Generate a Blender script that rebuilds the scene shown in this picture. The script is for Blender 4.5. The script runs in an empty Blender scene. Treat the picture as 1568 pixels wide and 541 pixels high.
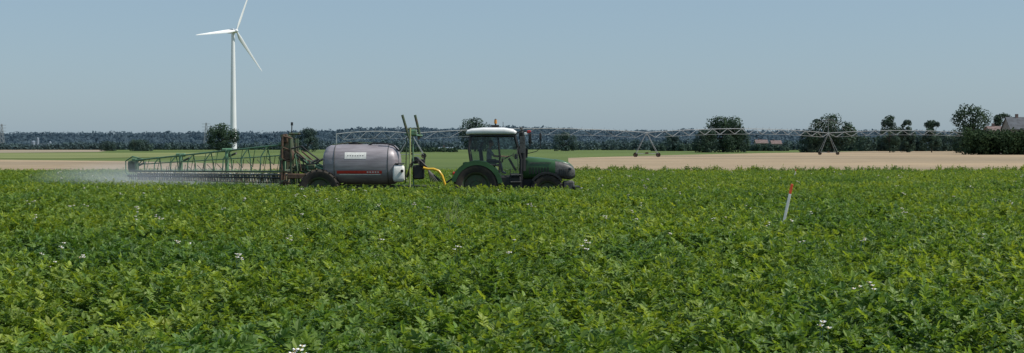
import bpy, math, random
import numpy as np
from mathutils import Vector, Matrix
R=math.radians
random.seed(7)
S=bpy.context.scene
S.view_settings.view_transform='Standard'; S.view_settings.look='None'; S.view_settings.exposure=0
F=2154.0; CH=2.3
def W(px,py,Y): return Vector(((px-784)/F*Y, Y, CH-(py-226)/F*Y))
def GY(py,z=0): return (CH-z)*F/(py-226)

# ---------------------------------------------------------------- materials
def nodes(name):
    m=bpy.data.materials.new(name); m.use_nodes=True
    nt=m.node_tree; b=nt.nodes['Principled BSDF']; return m,nt,b
def N(nt,t,**k):
    n=nt.nodes.new(t)
    for a,v in k.items(): setattr(n,a,v)
    return n
def mat(name,col,rough=0.5,metal=0.0,var=0.12,scale=6.0,dirt=None,bump=0.0,spec=0.5):
    m,nt,b=nodes(name)
    geo=N(nt,'ShaderNodeNewGeometry'); no=N(nt,'ShaderNodeTexNoise'); no.inputs['Scale'].default_value=scale; no.inputs['Detail'].default_value=5
    nt.links.new(geo.outputs['Position'],no.inputs['Vector'])
    r=N(nt,'ShaderNodeValToRGB'); r.color_ramp.elements[0].position=.3; r.color_ramp.elements[1].position=.7
    c=Vector(col); lo=c*(1-var*2); hi=c*(1+var)
    if dirt: lo=Vector(dirt)
    r.color_ramp.elements[0].color=(*lo,1); r.color_ramp.elements[1].color=(*hi,1)
    nt.links.new(no.outputs['Fac'],r.inputs['Fac']); nt.links.new(r.outputs['Color'],b.inputs['Base Color'])
    b.inputs['Roughness'].default_value=rough; b.inputs['Metallic'].default_value=metal
    b.inputs['Specular IOR Level'].default_value=spec
    if bump:
        bp=N(nt,'ShaderNodeBump'); bp.inputs['Strength'].default_value=bump; nt.links.new(no.outputs['Fac'],bp.inputs['Height']); nt.links.new(bp.outputs['Normal'],b.inputs['Normal'])
    return m
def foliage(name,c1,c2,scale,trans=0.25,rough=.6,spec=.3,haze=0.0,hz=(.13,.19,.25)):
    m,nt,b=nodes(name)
    c1=Vector(c1).lerp(Vector(hz),haze); c2=Vector(c2).lerp(Vector(hz),haze)  # aerial haze painted into both base colours by lerping towards a bluish tone
    geo=N(nt,'ShaderNodeNewGeometry'); no=N(nt,'ShaderNodeTexNoise'); no.inputs['Scale'].default_value=scale; no.inputs['Detail'].default_value=4
    nt.links.new(geo.outputs['Position'],no.inputs['Vector'])
    r=N(nt,'ShaderNodeValToRGB'); r.color_ramp.elements[0].position=.35; r.color_ramp.elements[1].position=.68
    r.color_ramp.elements[0].color=(*c1,1); r.color_ramp.elements[1].color=(*c2,1)
    nt.links.new(no.outputs['Fac'],r.inputs['Fac']); nt.links.new(r.outputs['Color'],b.inputs['Base Color'])
    b.inputs['Roughness'].default_value=rough; b.inputs['Specular IOR Level'].default_value=spec
    tr=N(nt,'ShaderNodeBsdfTranslucent'); nt.links.new(r.outputs['Color'],tr.inputs['Color'])
    mx=N(nt,'ShaderNodeMixShader'); mx.inputs[0].default_value=trans
    nt.links.new(b.outputs[0],mx.inputs[1]); nt.links.new(tr.outputs[0],mx.inputs[2])
    nt.links.new(mx.outputs[0],nt.nodes['Material Output'].inputs['Surface'])
    return m

M={}
M['green']=mat('tractor_green_paint',(.035,.10,.035),.30,0,.15,3)
M['bgreen']=mat('boom_green_paint',(.10,.24,.14),.5,0,.2,5,dirt=(.12,.16,.09))
M['dgreen']=mat('dark_green_frame',(.045,.09,.045),.5,0,.2,5,dirt=(.08,.06,.035))
M['black']=mat('black_plastic',(.014,.014,.015),.5,0,.2,8)
M['rubber']=mat('tyre_rubber',(.018,.017,.016),.85,0,.2,9,dirt=(.055,.042,.028),bump=.2)
M['white']=mat('white_roof_paint',(.8,.8,.78),.35,0,.04,4)
M['grey']=mat('grey_grille',(.09,.09,.085),.5,0,.3,14)
M['yellow']=mat('yellow_hose',(.75,.45,.03),.4,0,.08,8)
M['ypole']=mat('pale_pole_paint',(.35,.38,.16),.5,0,.15,8)
M['red']=mat('red_decal',(.55,.04,.03),.4,0,.1,8)
M['steel']=mat('galvanised_steel',(.30,.32,.33),.55,.1,.15,1.5)
M['rust']=mat('dusty_nozzle_plastic',(.42,.36,.25),.8,0,.35,7,dirt=(.18,.16,.10))
M['brown']=mat('muddy_brown_steel',(.11,.065,.04),.7,0,.3,7)
M['turb']=mat('turbine_white',(.74,.76,.77),.4,0,.02,.05)
M['skin']=mat('skin',(.45,.24,.17),.6,0,.05,8)
M['shirt']=mat('shirt_cloth',(.38,.36,.38),.9,0,.1,8)
M['trouser']=mat('trouser_cloth',(.04,.05,.09),.9,0,.1,8)
M['hair']=mat('brown_hair',(.05,.03,.02),.8,0,.1,20)
M['orange']=mat('red_orange_paint',(.85,.10,.03),.5,0,.08,12)
M['stake']=mat('white_stake_paint',(.75,.74,.70),.6,0,.08,12)
M['bark']=mat('bark',(.07,.055,.04),.9,0,.3,3)
M['roof']=mat('slate_roof',(.07,.08,.095),.8,0,.2,.8)
M['tile']=mat('tile_roof',(.17,.12,.11),.8,0,.2,.8)
M['wall']=mat('rendered_wall',(.25,.23,.21),.8,0,.1,.5)
M['win']=mat('window_glass',(.03,.035,.045),.15,0,.1,1)
M['fwhite']=mat('factory_cladding',(.20,.25,.30),.6,0,.08,.1)
M['petal']=mat('white_petals',(.8,.8,.78),.7,0,.04,20)
M['petalc']=mat('flower_centre',(.7,.45,.05),.7,0,.04,20)
M['lamp']=mat('amber_beacon',(.5,.2,.02),.3,0,.04,20)
m,nt,b=nodes('tank_grey')
geo=N(nt,'ShaderNodeNewGeometry'); mp=N(nt,'ShaderNodeMapping'); mp.inputs['Scale'].default_value=(.7,1,5)
no=N(nt,'ShaderNodeTexNoise'); no.inputs['Scale'].default_value=2.0; no.inputs['Detail'].default_value=6
r=N(nt,'ShaderNodeValToRGB'); r.color_ramp.elements[0].position=.3;r.color_ramp.elements[1].position=.7
r.color_ramp.elements[0].color=(.21,.185,.195,1); r.color_ramp.elements[1].color=(.34,.31,.33,1)
nt.links.new(geo.outputs['Position'],mp.inputs['Vector']);nt.links.new(mp.outputs[0],no.inputs['Vector']);nt.links.new(no.outputs['Fac'],r.inputs['Fac']);nt.links.new(r.outputs['Color'],b.inputs['Base Color'])
b.inputs['Roughness'].default_value=.45; b.inputs['Metallic'].default_value=.15
M['tank']=m
m,nt,b=nodes('tinted_glass')
tr=N(nt,'ShaderNodeBsdfTransparent'); tr.inputs['Color'].default_value=(.62,.70,.66,1)
gl=N(nt,'ShaderNodeBsdfGlossy'); gl.inputs['Roughness'].default_value=.03
fr=N(nt,'ShaderNodeFresnel'); fr.inputs['IOR'].default_value=1.5
mx=N(nt,'ShaderNodeMixShader'); nt.links.new(fr.outputs[0],mx.inputs[0]); nt.links.new(tr.outputs[0],mx.inputs[1]); nt.links.new(gl.outputs[0],mx.inputs[2])
nt.links.new(mx.outputs[0],nt.nodes['Material Output'].inputs['Surface']); M['glass']=m

# ---------------------------------------------------------------- mesh builder
class MB:
    def __init__(s): s.v=[]; s.f=[]; s.m=[]; s.mats=[]
    def mi(s,k):
        if k not in s.mats: s.mats.append(k)
        return s.mats.index(k)
    def add(s,vs,fs,k):
        o=len(s.v); s.v+= [tuple(v) for v in vs]; i=s.mi(k)
        for f in fs: s.f.append([o+a for a in f]); s.m.append(i)
    def tube(s,p0,p1,r,r1=None,k='steel',n=8):
        p0=Vector(p0);p1=Vector(p1); r1=r if r1 is None else r1
        d=(p1-p0).normalized(); a=d.orthogonal().normalized(); b=d.cross(a)
        vs=[]
        for p,rr in((p0,r),(p1,r1)):
            for i in range(n):
                t=2*math.pi*i/n; vs.append(p+a*math.cos(t)*rr+b*math.sin(t)*rr)
        fs=[[i,(i+1)%n,n+(i+1)%n,n+i] for i in range(n)]+[list(range(n))[::-1],list(range(n,2*n))]
        s.add(vs,fs,k)
    def pipe(s,pts,r,k,n=8,r1=None):
        pts=[Vector(p) for p in pts]; m=len(pts); vs=[]
        a=None
        for j,p in enumerate(pts):
            d=(pts[min(j+1,m-1)]-pts[max(j-1,0)]).normalized()
            a=d.orthogonal().normalized() if a is None else (a-d*a.dot(d)).normalized()
            b=d.cross(a); rr=r if r1 is None else r+(r1-r)*j/(m-1)
            for i in range(n):
                t=2*math.pi*i/n; vs.append(p+a*math.cos(t)*rr+b*math.sin(t)*rr)
        fs=[]
        for j in range(m-1):
            for i in range(n): fs.append([j*n+i,j*n+(i+1)%n,(j+1)*n+(i+1)%n,(j+1)*n+i])
        fs+= [list(range(n))[::-1],[ (m-1)*n+i for i in range(n)]]
        s.add(vs,fs,k)
    def box(s,c,size,k,rot=None,bev=0.0):
        c=Vector(c); h=[a/2 for a in size]; Rm=rot if rot else Matrix.Identity(3)
        if bev<=0:
            vs=[c+Rm@Vector((x*h[0],y*h[1],z*h[2])) for x in(-1,1) for y in(-1,1) for z in(-1,1)]
            s.add(vs,[[0,1,3,2],[4,6,7,5],[0,4,5,1],[2,3,7,6],[0,2,6,4],[1,5,7,3]],k); return
        rings=[]
        for x,q in((-h[0],bev),(-h[0]+bev,0),(h[0]-bev,0),(h[0],bev)):
            yy=h[1]-q; zz=h[2]-q; b=bev
            rings.append([c+Rm@Vector((x,a,d)) for a,d in((yy-b,zz),(yy,zz-b),(yy,-zz+b),(yy-b,-zz),(-yy+b,-zz),(-yy,-zz+b),(-yy,zz-b),(-yy+b,zz))])
        s.loft(rings,k)
    def loft(s,rings,k,cap=True):
        n=len(rings[0]); vs=[p for r in rings for p in r]; fs=[]
        for j in range(len(rings)-1):
            for i in range(n): fs.append([j*n+i,j*n+(i+1)%n,(j+1)*n+(i+1)%n,(j+1)*n+i])
        if cap: fs+= [list(range(n))[::-1],[(len(rings)-1)*n+i for i in range(n)]]
        s.add(vs,fs,k)
    def sell(s,secs,k,yc,nn=24):
        rings=[]
        for x,zb,zt,w,p in secs:
            zc=(zb+zt)/2;h=(zt-zb)/2;ring=[]
            for i in range(nn):
                t=2*math.pi*i/nn; c=math.cos(t);q=math.sin(t)
                ring.append(Vector((x,yc+w*math.copysign(abs(c)**(2/p),c),zc+h*math.copysign(abs(q)**(2/p),q))))
            rings.append(ring)
        s.loft(rings,k)
    def lathe(s,c,prof,k,n=40):
        c=Vector(c); vs=[];m=len(prof)
        for r,y in prof:
            for i in range(n):
                t=2*math.pi*i/n; vs.append(c+Vector((r*math.cos(t),y,r*math.sin(t))))
        fs=[]
        for j in range(m-1):
            for i in range(n): fs.append([j*n+i,j*n+(i+1)%n,(j+1)*n+(i+1)%n,(j+1)*n+i])
        s.add(vs,fs,k)
    def wheel(s,c,Rr,w,rimk,lugs=20):
        c=Vector(c); q=Rr*.62
        s.lathe(c,[(q,-w*.42),(Rr*.72,-w*.5),(Rr*.9,-w*.5),(Rr*.96,-w*.42),(Rr*.965,w*.42),(Rr*.9,w*.5),(Rr*.72,w*.5),(q,w*.42)],'rubber')
        s.lathe(c,[(.01,-w*.15),(q*.35,-w*.2),(q*.4,-w*.08),(q*.8,-w*.1),(q*.9,-w*.36),(q*1.02,-w*.43)],rimk)
        s.lathe(c,[(.01,w*.15),(q*.35,w*.2),(q*.4,w*.08),(q*.8,w*.1),(q*.9,w*.36),(q*1.02,w*.43)],rimk)
        for i in range(lugs):
            for sd in(-1,1):
                t=2*math.pi*(i+(0 if sd<0 else .5))/lugs
                d=Vector((math.cos(t),0,math.sin(t)))
                rot=Matrix.Rotation(-t,3,'Y')@Matrix.Rotation(sd*.6,3,'X')
                s.box(c+d*Rr*.97+Vector((0,sd*w*.25,0)),(Rr*.07,w*.56,Rr*.07),'rubber',rot)
    def obj(s,name,parent=None,smooth=True,ang=35):
        me=bpy.data.meshes.new(name); me.from_pydata(s.v,[],s.f)
        for k in s.mats: me.materials.append(M[k])
        me.polygons.foreach_set('material_index',s.m); me.update()
        if smooth:
            me.shade_smooth(); me.set_sharp_from_angle(angle=R(ang))
        o=bpy.data.objects.new(name,me); S.collection.objects.link(o)
        if parent: o.parent=parent
        return o
def empty(name,loc=(0,0,0)):
    o=bpy.data.objects.new(name,None); S.collection.objects.link(o); return o
def npmesh(name,V,Fq,mats,mi=None,cols=None,link=True,parent=None):
    me=bpy.data.meshes.new(name); V=np.asarray(V,dtype=np.float32); Fq=np.asarray(Fq,dtype=np.int32)
    k=Fq.shape[1]
    me.vertices.add(len(V)); me.vertices.foreach_set('co',V.ravel())
    me.loops.add(Fq.size); me.loops.foreach_set('vertex_index',Fq.ravel())
    me.polygons.add(len(Fq)); me.polygons.foreach_set('loop_start',np.arange(0,Fq.size,k,dtype=np.int32)); me.polygons.foreach_set('loop_total',np.full(len(Fq),k,dtype=np.int32))
    for a in mats: me.materials.append(a)
    if mi is not None: me.polygons.foreach_set('material_index',np.asarray(mi,dtype=np.int32))
    me.update(calc_edges=True); me.validate()
    o=bpy.data.objects.new(name,me)
    if link: S.collection.objects.link(o)
    if parent: o.parent=parent
    return o

# ---------------------------------------------------------------- ground & fields
def sheet(name,poly,z,m):
    me=bpy.data.meshes.new(name); me.from_pydata([(x,y,z) for x,y in poly],[],[list(range(len(poly)))]); me.materials.append(m)
    if me.polygons[0].normal.z<0: me.flip_normals()
    o=bpy.data.objects.new(name,me); S.collection.objects.link(o); return o
def fieldmat(name,ca,cb,scale,sx=1.0):
    m,nt,b=nodes(name)
    geo=N(nt,'ShaderNodeNewGeometry'); mp=N(nt,'ShaderNodeMapping'); mp.inputs['Scale'].default_value=(sx,1,1)
    nt.links.new(geo.outputs['Position'],mp.inputs['Vector'])
    n1=N(nt,'ShaderNodeTexNoise'); n1.inputs['Scale'].default_value=scale; n1.inputs['Detail'].default_value=8; n1.inputs['Roughness'].default_value=.65
    n2=N(nt,'ShaderNodeTexNoise'); n2.inputs['Scale'].default_value=scale*.03; n2.inputs['Detail'].default_value=3
    for n in(n1,n2): nt.links.new(mp.outputs[0],n.inputs['Vector'])
    r=N(nt,'ShaderNodeValToRGB'); r.color_ramp.elements[0].position=.32; r.color_ramp.elements[1].position=.68
    r.color_ramp.elements[0].color=(*ca,1); r.color_ramp.elements[1].color=(*cb,1)
    nt.links.new(n1.outputs['Fac'],r.inputs['Fac'])
    r2=N(nt,'ShaderNodeValToRGB'); r2.color_ramp.elements[0].position=.4; r2.color_ramp.elements[1].position=.6
    r2.color_ramp.elements[0].color=(.78,.8,.8,1); r2.color_ramp.elements[1].color=(1.14,1.1,1.06,1)
    nt.links.new(n2.outputs['Fac'],r2.inputs['Fac'])
    mu=N(nt,'ShaderNodeMixRGB',blend_type='MULTIPLY'); mu.inputs[0].default_value=1
    nt.links.new(r.outputs[0],mu.inputs[1]); nt.links.new(r2.outputs[0],mu.inputs[2]); nt.links.new(mu.outputs[0],b.inputs['Base Color'])
    b.inputs['Roughness'].default_value=.95; b.inputs['Specular IOR Level'].default_value=.1
    bp=N(nt,'ShaderNodeBump'); bp.inputs['Strength'].default_value=.5; bp.inputs['Distance'].default_value=.1
    nt.links.new(n1.outputs['Fac'],bp.inputs['Height']); nt.links.new(bp.outputs[0],b.inputs['Normal'])
    return m
FG=fieldmat('grass_field',(.075,.115,.035),(.13,.17,.055),.12,sx=.3)
FT=fieldmat('stubble_straw',(.25,.19,.125),(.40,.315,.215),.5,sx=.3)
FP=fieldmat('pale_far_stubble',(.25,.21,.15),(.33,.28,.21),.05,sx=.3)
FY=fieldmat('yellow_green_crop',(.15,.18,.07),(.22,.24,.10),.1,sx=.3)
FS=fieldmat('ridged_soil',(.035,.03,.018),(.07,.055,.035),3)
sheet('ground',[(-9000,-300),(9000,-300),(9000,9000),(-9000,9000)],0,FG)
sheet('potato_field_soil',[(-90,-10),(90,-10),(90,98),(-90,98)],.02,FS)
def gp(px,py): 
    Y=GY(py); return ((px-784)/F*Y,Y)
sheet('stubble_field',[(4,98.3),(420,98.3),(1500,1500),gp(1568,229.3),gp(1400,230.5),gp(1160,235),gp(1000,238.5),gp(870,242.3)],.03,FT)
a=gp(-150,244.5); 
sheet('stubble_strip',[(-260,98.3),(-14,98.3),gp(520,253),gp(300,250),gp(180,247),gp(0,245),a],.03,FT)
sheet('pale_far_field',[gp(-400,228.9),gp(180,229.2),gp(150,233.0),gp(0,234.3),gp(-400,235)],.03,FP)
sheet('yellow_crop_strip',[gp(-300,235.2),gp(0,235.0),gp(330,234.2),gp(330,239.5),gp(100,243.2),gp(-300,243.5)],.05,FY)

# ---------------------------------------------------------------- potato crop
rng=np.random.default_rng(11)
m,nt,b=nodes('potato_leaf')
at=N(nt,'ShaderNodeAttribute',attribute_name='Col'); oi=N(nt,'ShaderNodeObjectInfo'); geo=N(nt,'ShaderNodeNewGeometry')
n2=N(nt,'ShaderNodeTexNoise'); n2.inputs['Scale'].default_value=.22; n2.inputs['Detail'].default_value=4; nt.links.new(geo.outputs['Position'],n2.inputs['Vector'])
r2=N(nt,'ShaderNodeValToRGB'); r2.color_ramp.elements[0].position=.38; r2.color_ramp.elements[1].position=.62
r2.color_ramp.elements[0].color=(.74,.84,.95,1); r2.color_ramp.elements[1].color=(1.25,1.12,.95,1); nt.links.new(n2.outputs['Fac'],r2.inputs['Fac'])
r3=N(nt,'ShaderNodeValToRGB'); r3.color_ramp.elements[0].color=(.76,.84,.9,1); r3.color_ramp.elements[1].color=(1.3,1.15,1.0,1); nt.links.new(oi.outputs['Random'],r3.inputs['Fac'])
mu=N(nt,'ShaderNodeMixRGB',blend_type='MULTIPLY'); mu.inputs[0].default_value=1; mu2=N(nt,'ShaderNodeMixRGB',blend_type='MULTIPLY'); mu2.inputs[0].default_value=1
nt.links.new(at.outputs['Color'],mu.inputs[1]); nt.links.new(r2.outputs[0],mu.inputs[2]); nt.links.new(mu.outputs[0],mu2.inputs[1]); nt.links.new(r3.outputs[0],mu2.inputs[2])
nt.links.new(mu2.outputs[0],b.inputs['Base Color']); b.inputs['Roughness'].default_value=.5; b.inputs['Specular IOR Level'].default_value=.35
tr=N(nt,'ShaderNodeBsdfTranslucent'); tm=N(nt,'ShaderNodeMixRGB',blend_type='MULTIPLY'); tm.inputs[0].default_value=1; tm.inputs[2].default_value=(1.6,1.45,.6,1)
nt.links.new(mu2.outputs[0],tm.inputs[1]); nt.links.new(tm.outputs[0],tr.inputs['Color'])
mx=N(nt,'ShaderNodeMixShader'); mx.inputs[0].default_value=.42; nt.links.new(b.outputs[0],mx.inputs[1]); nt.links.new(tr.outputs[0],mx.inputs[2]); nt.links.new(mx.outputs[0],nt.nodes['Material Output'].inputs['Surface'])
LEAF=m
def plant(seed):
    rg=np.random.default_rng(seed); V=[];Fq=[];C=[]
    def leaflet(p,d,up,L,Wd,col):
        d=d/np.linalg.norm(d); s_=np.cross(d,up); s_/=max(np.linalg.norm(s_),1e-6); u=np.cross(s_,d)
        o=len(V); fold=rg.uniform(.12,.45)*Wd; droop=rg.uniform(0,.4)*L
        V.extend([p, p+d*L*.3+s_*Wd*.5+u*fold, p+d*L*.68+s_*Wd*.40+u*(fold*.6-droop*.4), p+d*L-u*droop, p+d*L*.5-u*droop*.15,
                  p+d*L*.3-s_*Wd*.5+u*fold, p+d*L*.68-s_*Wd*.40+u*(fold*.6-droop*.4)])
        Fq.append([o,o+1,o+2,o+4]); Fq.append([o+2,o+3,o+4,o+4]); Fq.append([o,o+4,o+6,o+5]); Fq.append([o+4,o+3,o+6,o+6])
        for _ in range(7): C.append(col)
    ns=rg.integers(10,14)
    for s in range(ns):
        a=rg.uniform(0,2*np.pi); rad=rg.uniform(.02,.32)
        top=np.array([np.cos(a)*rad,np.sin(a)*rad,rg.uniform(.70,.93)-rad*.5])
        base=np.array([np.cos(a)*rad*.3,np.sin(a)*rad*.3,.15])
        nl=7
        for j in range(nl):
            t=1-j*.11+rg.uniform(-.03,.03); p=base+(top-base)*t
            b_=a+rg.uniform(-2.2,2.2) if j>0 else rg.uniform(0,6.28)
            el=rg.uniform(.35,1.2) if j<3 else rg.uniform(-.1,.7)
            d=np.array([np.cos(b_)*np.cos(el),np.sin(b_)*np.cos(el),np.sin(el)])
            Lr=rg.uniform(.10,.18)*(1 if j>0 else .7)
            young=max(0,1-j*.33)*rg.uniform(.15,1)
            hv=rg.uniform(.75,1.25)
            c=np.array([.076+.13*young,.158+.145*young,.034+.018*young])*hv
            col=(*c,1)
            up=np.array([0,0,1.0])+rg.normal(0,.3,3)
            side=np.cross(d,up); side/=max(np.linalg.norm(side),1e-6)
            for q in range(3):
                tt=.3+.3*q; pp=p+d*Lr*tt-np.array([0,0,1])*(.03*tt*tt)
                for sg in(-1,1):
                    leaflet(pp,d*.7+side*sg+rg.normal(0,.2,3),up,rg.uniform(.045,.072),rg.uniform(.026,.038),col)
            leaflet(p+d*Lr-np.array([0,0,.03]),d+rg.normal(0,.1,3),up,rg.uniform(.06,.088),rg.uniform(.034,.048),col)
    return V,Fq,C
coll=bpy.data.collections.new('potato_plants')
for i in range(7):
    V,Fq,C=plant(100+i)
    me=bpy.data.meshes.new('potato_plant_mesh_%d'%i)
    me.from_pydata([tuple(v) for v in V],[],[ (f if f[3]!=f[2] else f[:3]) for f in Fq])
    atb=me.color_attributes.new('Col','FLOAT_COLOR','POINT'); atb.data.foreach_set('color',np.array(C,dtype=np.float32).ravel())
    me.materials.append(LEAF); me.update()
    coll.objects.link(bpy.data.objects.new('plant_variant_%d'%i,me))
def vnoise(x,y,seed):
    rg=np.random.default_rng(seed); T=rg.random((64,64))
    xi=np.floor(x).astype(int);yi=np.floor(y).astype(int);fx=x-xi;fy=y-yi;fx=fx*fx*(3-2*fx);fy=fy*fy*(3-2*fy)
    g=lambda a,b:T[a%64,b%64]
    return (g(xi,yi)*(1-fx)+g(xi+1,yi)*fx)*(1-fy)+(g(xi,yi+1)*(1-fx)+g(xi+1,yi+1)*fx)*fy
P=[];RO=[];SC=[];ID=[]
yy=5.5
while yy<97.5:
    hw=.42*yy+5
    xs=np.arange(-hw,hw,.30); xs=xs+rng.uniform(-.12,.12,len(xs)); ys=yy+rng.uniform(-.13,.13,len(xs))
    h=vnoise(xs*.35,ys*.6,1)*.55+vnoise(xs*1.1,ys*1.3,2)*.45
    far=np.clip((yy-20)/50,0,1)
    sc=(.74+.46*h)*(1-far)+(.80+.14*h)*far+rng.uniform(-.05,.05,len(xs))
    hole=vnoise(xs*.5+7,ys*.8,5)
    sc=np.where(hole>.76,sc*(.74+.12*far),sc)
    for x,y,s in zip(xs,ys,sc):
        if 53.75<y<54.75 and -10<x<3: continue
        if 55.7<y<56.7 and -10<x<3: continue
        sz=s
        if 53.5<y<57 and -10<x<3: sz=.75*s
        if y>95 and x>0: sz*=random.uniform(.7,1.35)
        P.append((x,y,0)); RO.append((rng.uniform(-.12,.12),rng.uniform(-.12,.12),rng.uniform(0,6.28))); SC.append((s*1.05,s*1.05,sz)); ID.append(int(rng.integers(0,7)))
    yy+=.70
me=bpy.data.meshes.new('potato_crop'); me.from_pydata(P,[],[])
a=me.attributes.new('rot','FLOAT_VECTOR','POINT'); a.data.foreach_set('vector',np.array(RO,dtype=np.float32).ravel())
a=me.attributes.new('scl','FLOAT_VECTOR','POINT'); a.data.foreach_set('vector',np.array(SC,dtype=np.float32).ravel())
a=me.attributes.new('vid','INT','POINT'); a.data.foreach_set('value',np.array(ID,dtype=np.int32))
crop=bpy.data.objects.new('potato_crop',me); S.collection.objects.link(crop)
def inst_mod(obj,col):
    g=bpy.data.node_groups.new('scatter_'+obj.name,'GeometryNodeTree')
    g.interface.new_socket('Geometry',in_out='INPUT',socket_type='NodeSocketGeometry'); g.interface.new_socket('Geometry',in_out='OUTPUT',socket_type='NodeSocketGeometry')
    gi=g.nodes.new('NodeGroupInput');go=g.nodes.new('NodeGroupOutput')
    ip=g.nodes.new('GeometryNodeInstanceOnPoints'); ci=g.nodes.new('GeometryNodeCollectionInfo')
    ci.inputs['Collection'].default_value=col; ci.inputs['Separate Children'].default_value=True; ci.inputs['Reset Children'].default_value=True
    def na(nm,t):
        n=g.nodes.new('GeometryNodeInputNamedAttribute'); n.data_type=t; n.inputs['Name'].default_value=nm; return n.outputs[0]
    g.links.new(gi.outputs[0],ip.inputs['Points']); g.links.new(ci.outputs[0],ip.inputs['Instance']); ip.inputs['Pick Instance'].default_value=True
    g.links.new(na('vid','INT'),ip.inputs['Instance Index']); g.links.new(na('rot','FLOAT_VECTOR'),ip.inputs['Rotation']); g.links.new(na('scl','FLOAT_VECTOR'),ip.inputs['Scale'])
    g.links.new(ip.outputs[0],go.inputs[0])
    md=obj.modifiers.new('scatter','NODES'); md.node_group=g
inst_mod(crop,coll)

# flowers
fb=MB()
def flower(c,s):
    for q in range(random.randint(2,4)):
        cc=Vector(c)+Vector((random.uniform(-.035,.035),random.uniform(-.035,.035),random.uniform(-.02,.03)))*s
        for i in range(5):
            a0=i*1.2566+q; d=Vector((math.cos(a0),math.sin(a0)-.2,.5)); t=Vector((-math.sin(a0),math.cos(a0),.3))
            r=.02*s
            fb.add([cc,cc+d*r*.6+t*r*.45,cc+d*r*1.1,cc+d*r*.6-t*r*.45],[[0,1,2,3]],'petal')
        fb.tube(cc,cc+Vector((0,0,.012*s)),.004*s,.002*s,'petalc',5)
        fb.tube(cc-Vector((0,0,.15)),cc,.003,.002,'bgreen',4)
for px,py in [(655,317),(810,313),(816,316),(273,373),(366,395),(1240,328),(1025,362),(455,538),(462,541),(1335,440),(1262,500),(960,300),(1100,285),(900,290),(1145,318),(1380,322),(700,380),(1310,443),(290,372),(1180,272),(1000,268)]:
    Y=1.34*F/(py-226); p=W(px,py,Y); flower(p,1.4)
for i in range(170):
    Y=random.uniform(16,92); x=random.uniform(-.42,.42)*Y; flower((x,Y,random.uniform(.86,.98)),random.uniform(1,1.5)+Y*.008)
fb.obj('potato_flowers',smooth=False)

def stake(px,ptop,pbot,Y,wd,px2,name='marker_stake'):
    b=MB(); top=W(px,ptop,Y); low=W(px2,pbot,Y); d=(low-top).normalized(); base=top+d*((top.z+.05)/-d.z)
    mid=top+(low-top)*.36
    rot=Vector((0,0,1)).rotation_difference(-d).to_matrix()
    for p,q,k in((top,mid,'orange'),(mid,base,'stake')):
        b.box((p+q)/2,(wd,wd*.5,(p-q).length),k,rot,bev=.004)
    return b.obj(name)
stake(1213,282,324,29.7,.055,1204)
stake(1219,259,268,75,.04,1217)

gb=MB()
for i in range(60):
    Y=random.uniform(27,40); c=W(random.gauss(690,9),0,Y); h=random.uniform(.9,1.15)
    bx=Vector((random.uniform(-.2,.2),random.uniform(-.1,.1),0)); w=.005
    pts=[Vector((c.x,Y,.5)),Vector((c.x,Y,.85))+bx*.4,Vector((c.x,Y,h))+bx]
    gb.add([pts[0]+Vector((-w,0,0)),pts[0]+Vector((w,0,0)),pts[1]+Vector((w,0,0)),pts[2],pts[1]+Vector((-w,0,0))],[[0,1,2,3,4]],'ypole')
gb.obj('wild_grass',smooth=False)

# ---------------------------------------------------------------- tractor
def T(px,py,Y=54.2): return (px-784)/F*Y, CH-(py-226)/F*Y
tr=empty('tractor'); YC=55.25
def X(px): return T(px,0)[0]
def Z(py): return T(0,py)[1]
b=MB()
rw=X(729)
for sy in(-1,1):
    b.wheel((rw,YC+sy*.93,.82),.86,.58,'dgreen',22)
b.tube((rw,YC-.9,.82),(rw,YC+.9,.82),.14,k='black',n=12)
b.obj('rear_wheels',tr)
b=MB(); fw=X(838)
for sy in(-1,1): b.wheel((fw,YC+sy*.93,.62),.64,.46,'dgreen',18)
b.tube((fw,YC-.9,.62),(fw,YC+.9,.62),.1,k='black',n=12)
b.obj('front_wheels',tr)
def fender(b,cx,cz,rr,y0,y1,a0,a1,k,th=.035,lip=.09,n=18):
    lo=y0 if abs(y0-YC)>abs(y1-YC) else y1
    ri=[]
    for i in range(n+1):
        t=R(a0+(a1-a0)*i/n); c,s=math.cos(t),math.sin(t)
        ri.append([Vector((cx+r*c,y,cz+r*s)) for r,y in((rr,y0),(rr+th,y0),(rr+th,y1),(rr,y1))])
    b.loft(ri,k)
    ri=[]; sg=1 if lo<YC else -1
    for i in range(n+1):
        t=R(a0+(a1-a0)*i/n); c,s=math.cos(t),math.sin(t)
        ri.append([Vector((cx+r*c,y,cz+r*s)) for r,y in((rr-lip,lo-sg*.03),(rr+th*.8,lo-sg*.03),(rr+th*.8,lo-sg*.003),(rr-lip,lo-sg*.003))])
    b.loft(ri,k)
b=MB()
for sy in(-1,1):
    fender(b,rw+.03,.80,.955,YC+sy*1.2,YC+sy*.62,8,168,'green',.045,.13)
    fender(b,fw,.62,.70,YC+sy*1.15,YC+sy*.72,35,145,'black',.03,.05)
    b.box((rw+.1,YC+sy*.66,1.35),(1.25,.08,.75),'green',bev=.03)
    b.box((rw-.87,YC+sy*.95,1.30),(.08,.22,.12),'red',bev=.02)
b.obj('fenders',tr)
b=MB()
b.box((X(790),YC,.85),(2.9,.55,.5),'black',bev=.05)
b.box((X(735),YC,1.1),(1.1,.9,.55),'black',bev=.05)
b.box((X(872),YC,.78),(.45,.7,.42),'grey',bev=.05)
b.box((X(884),YC,.72),(.3,.9,.14),'black',bev=.03)
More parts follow.
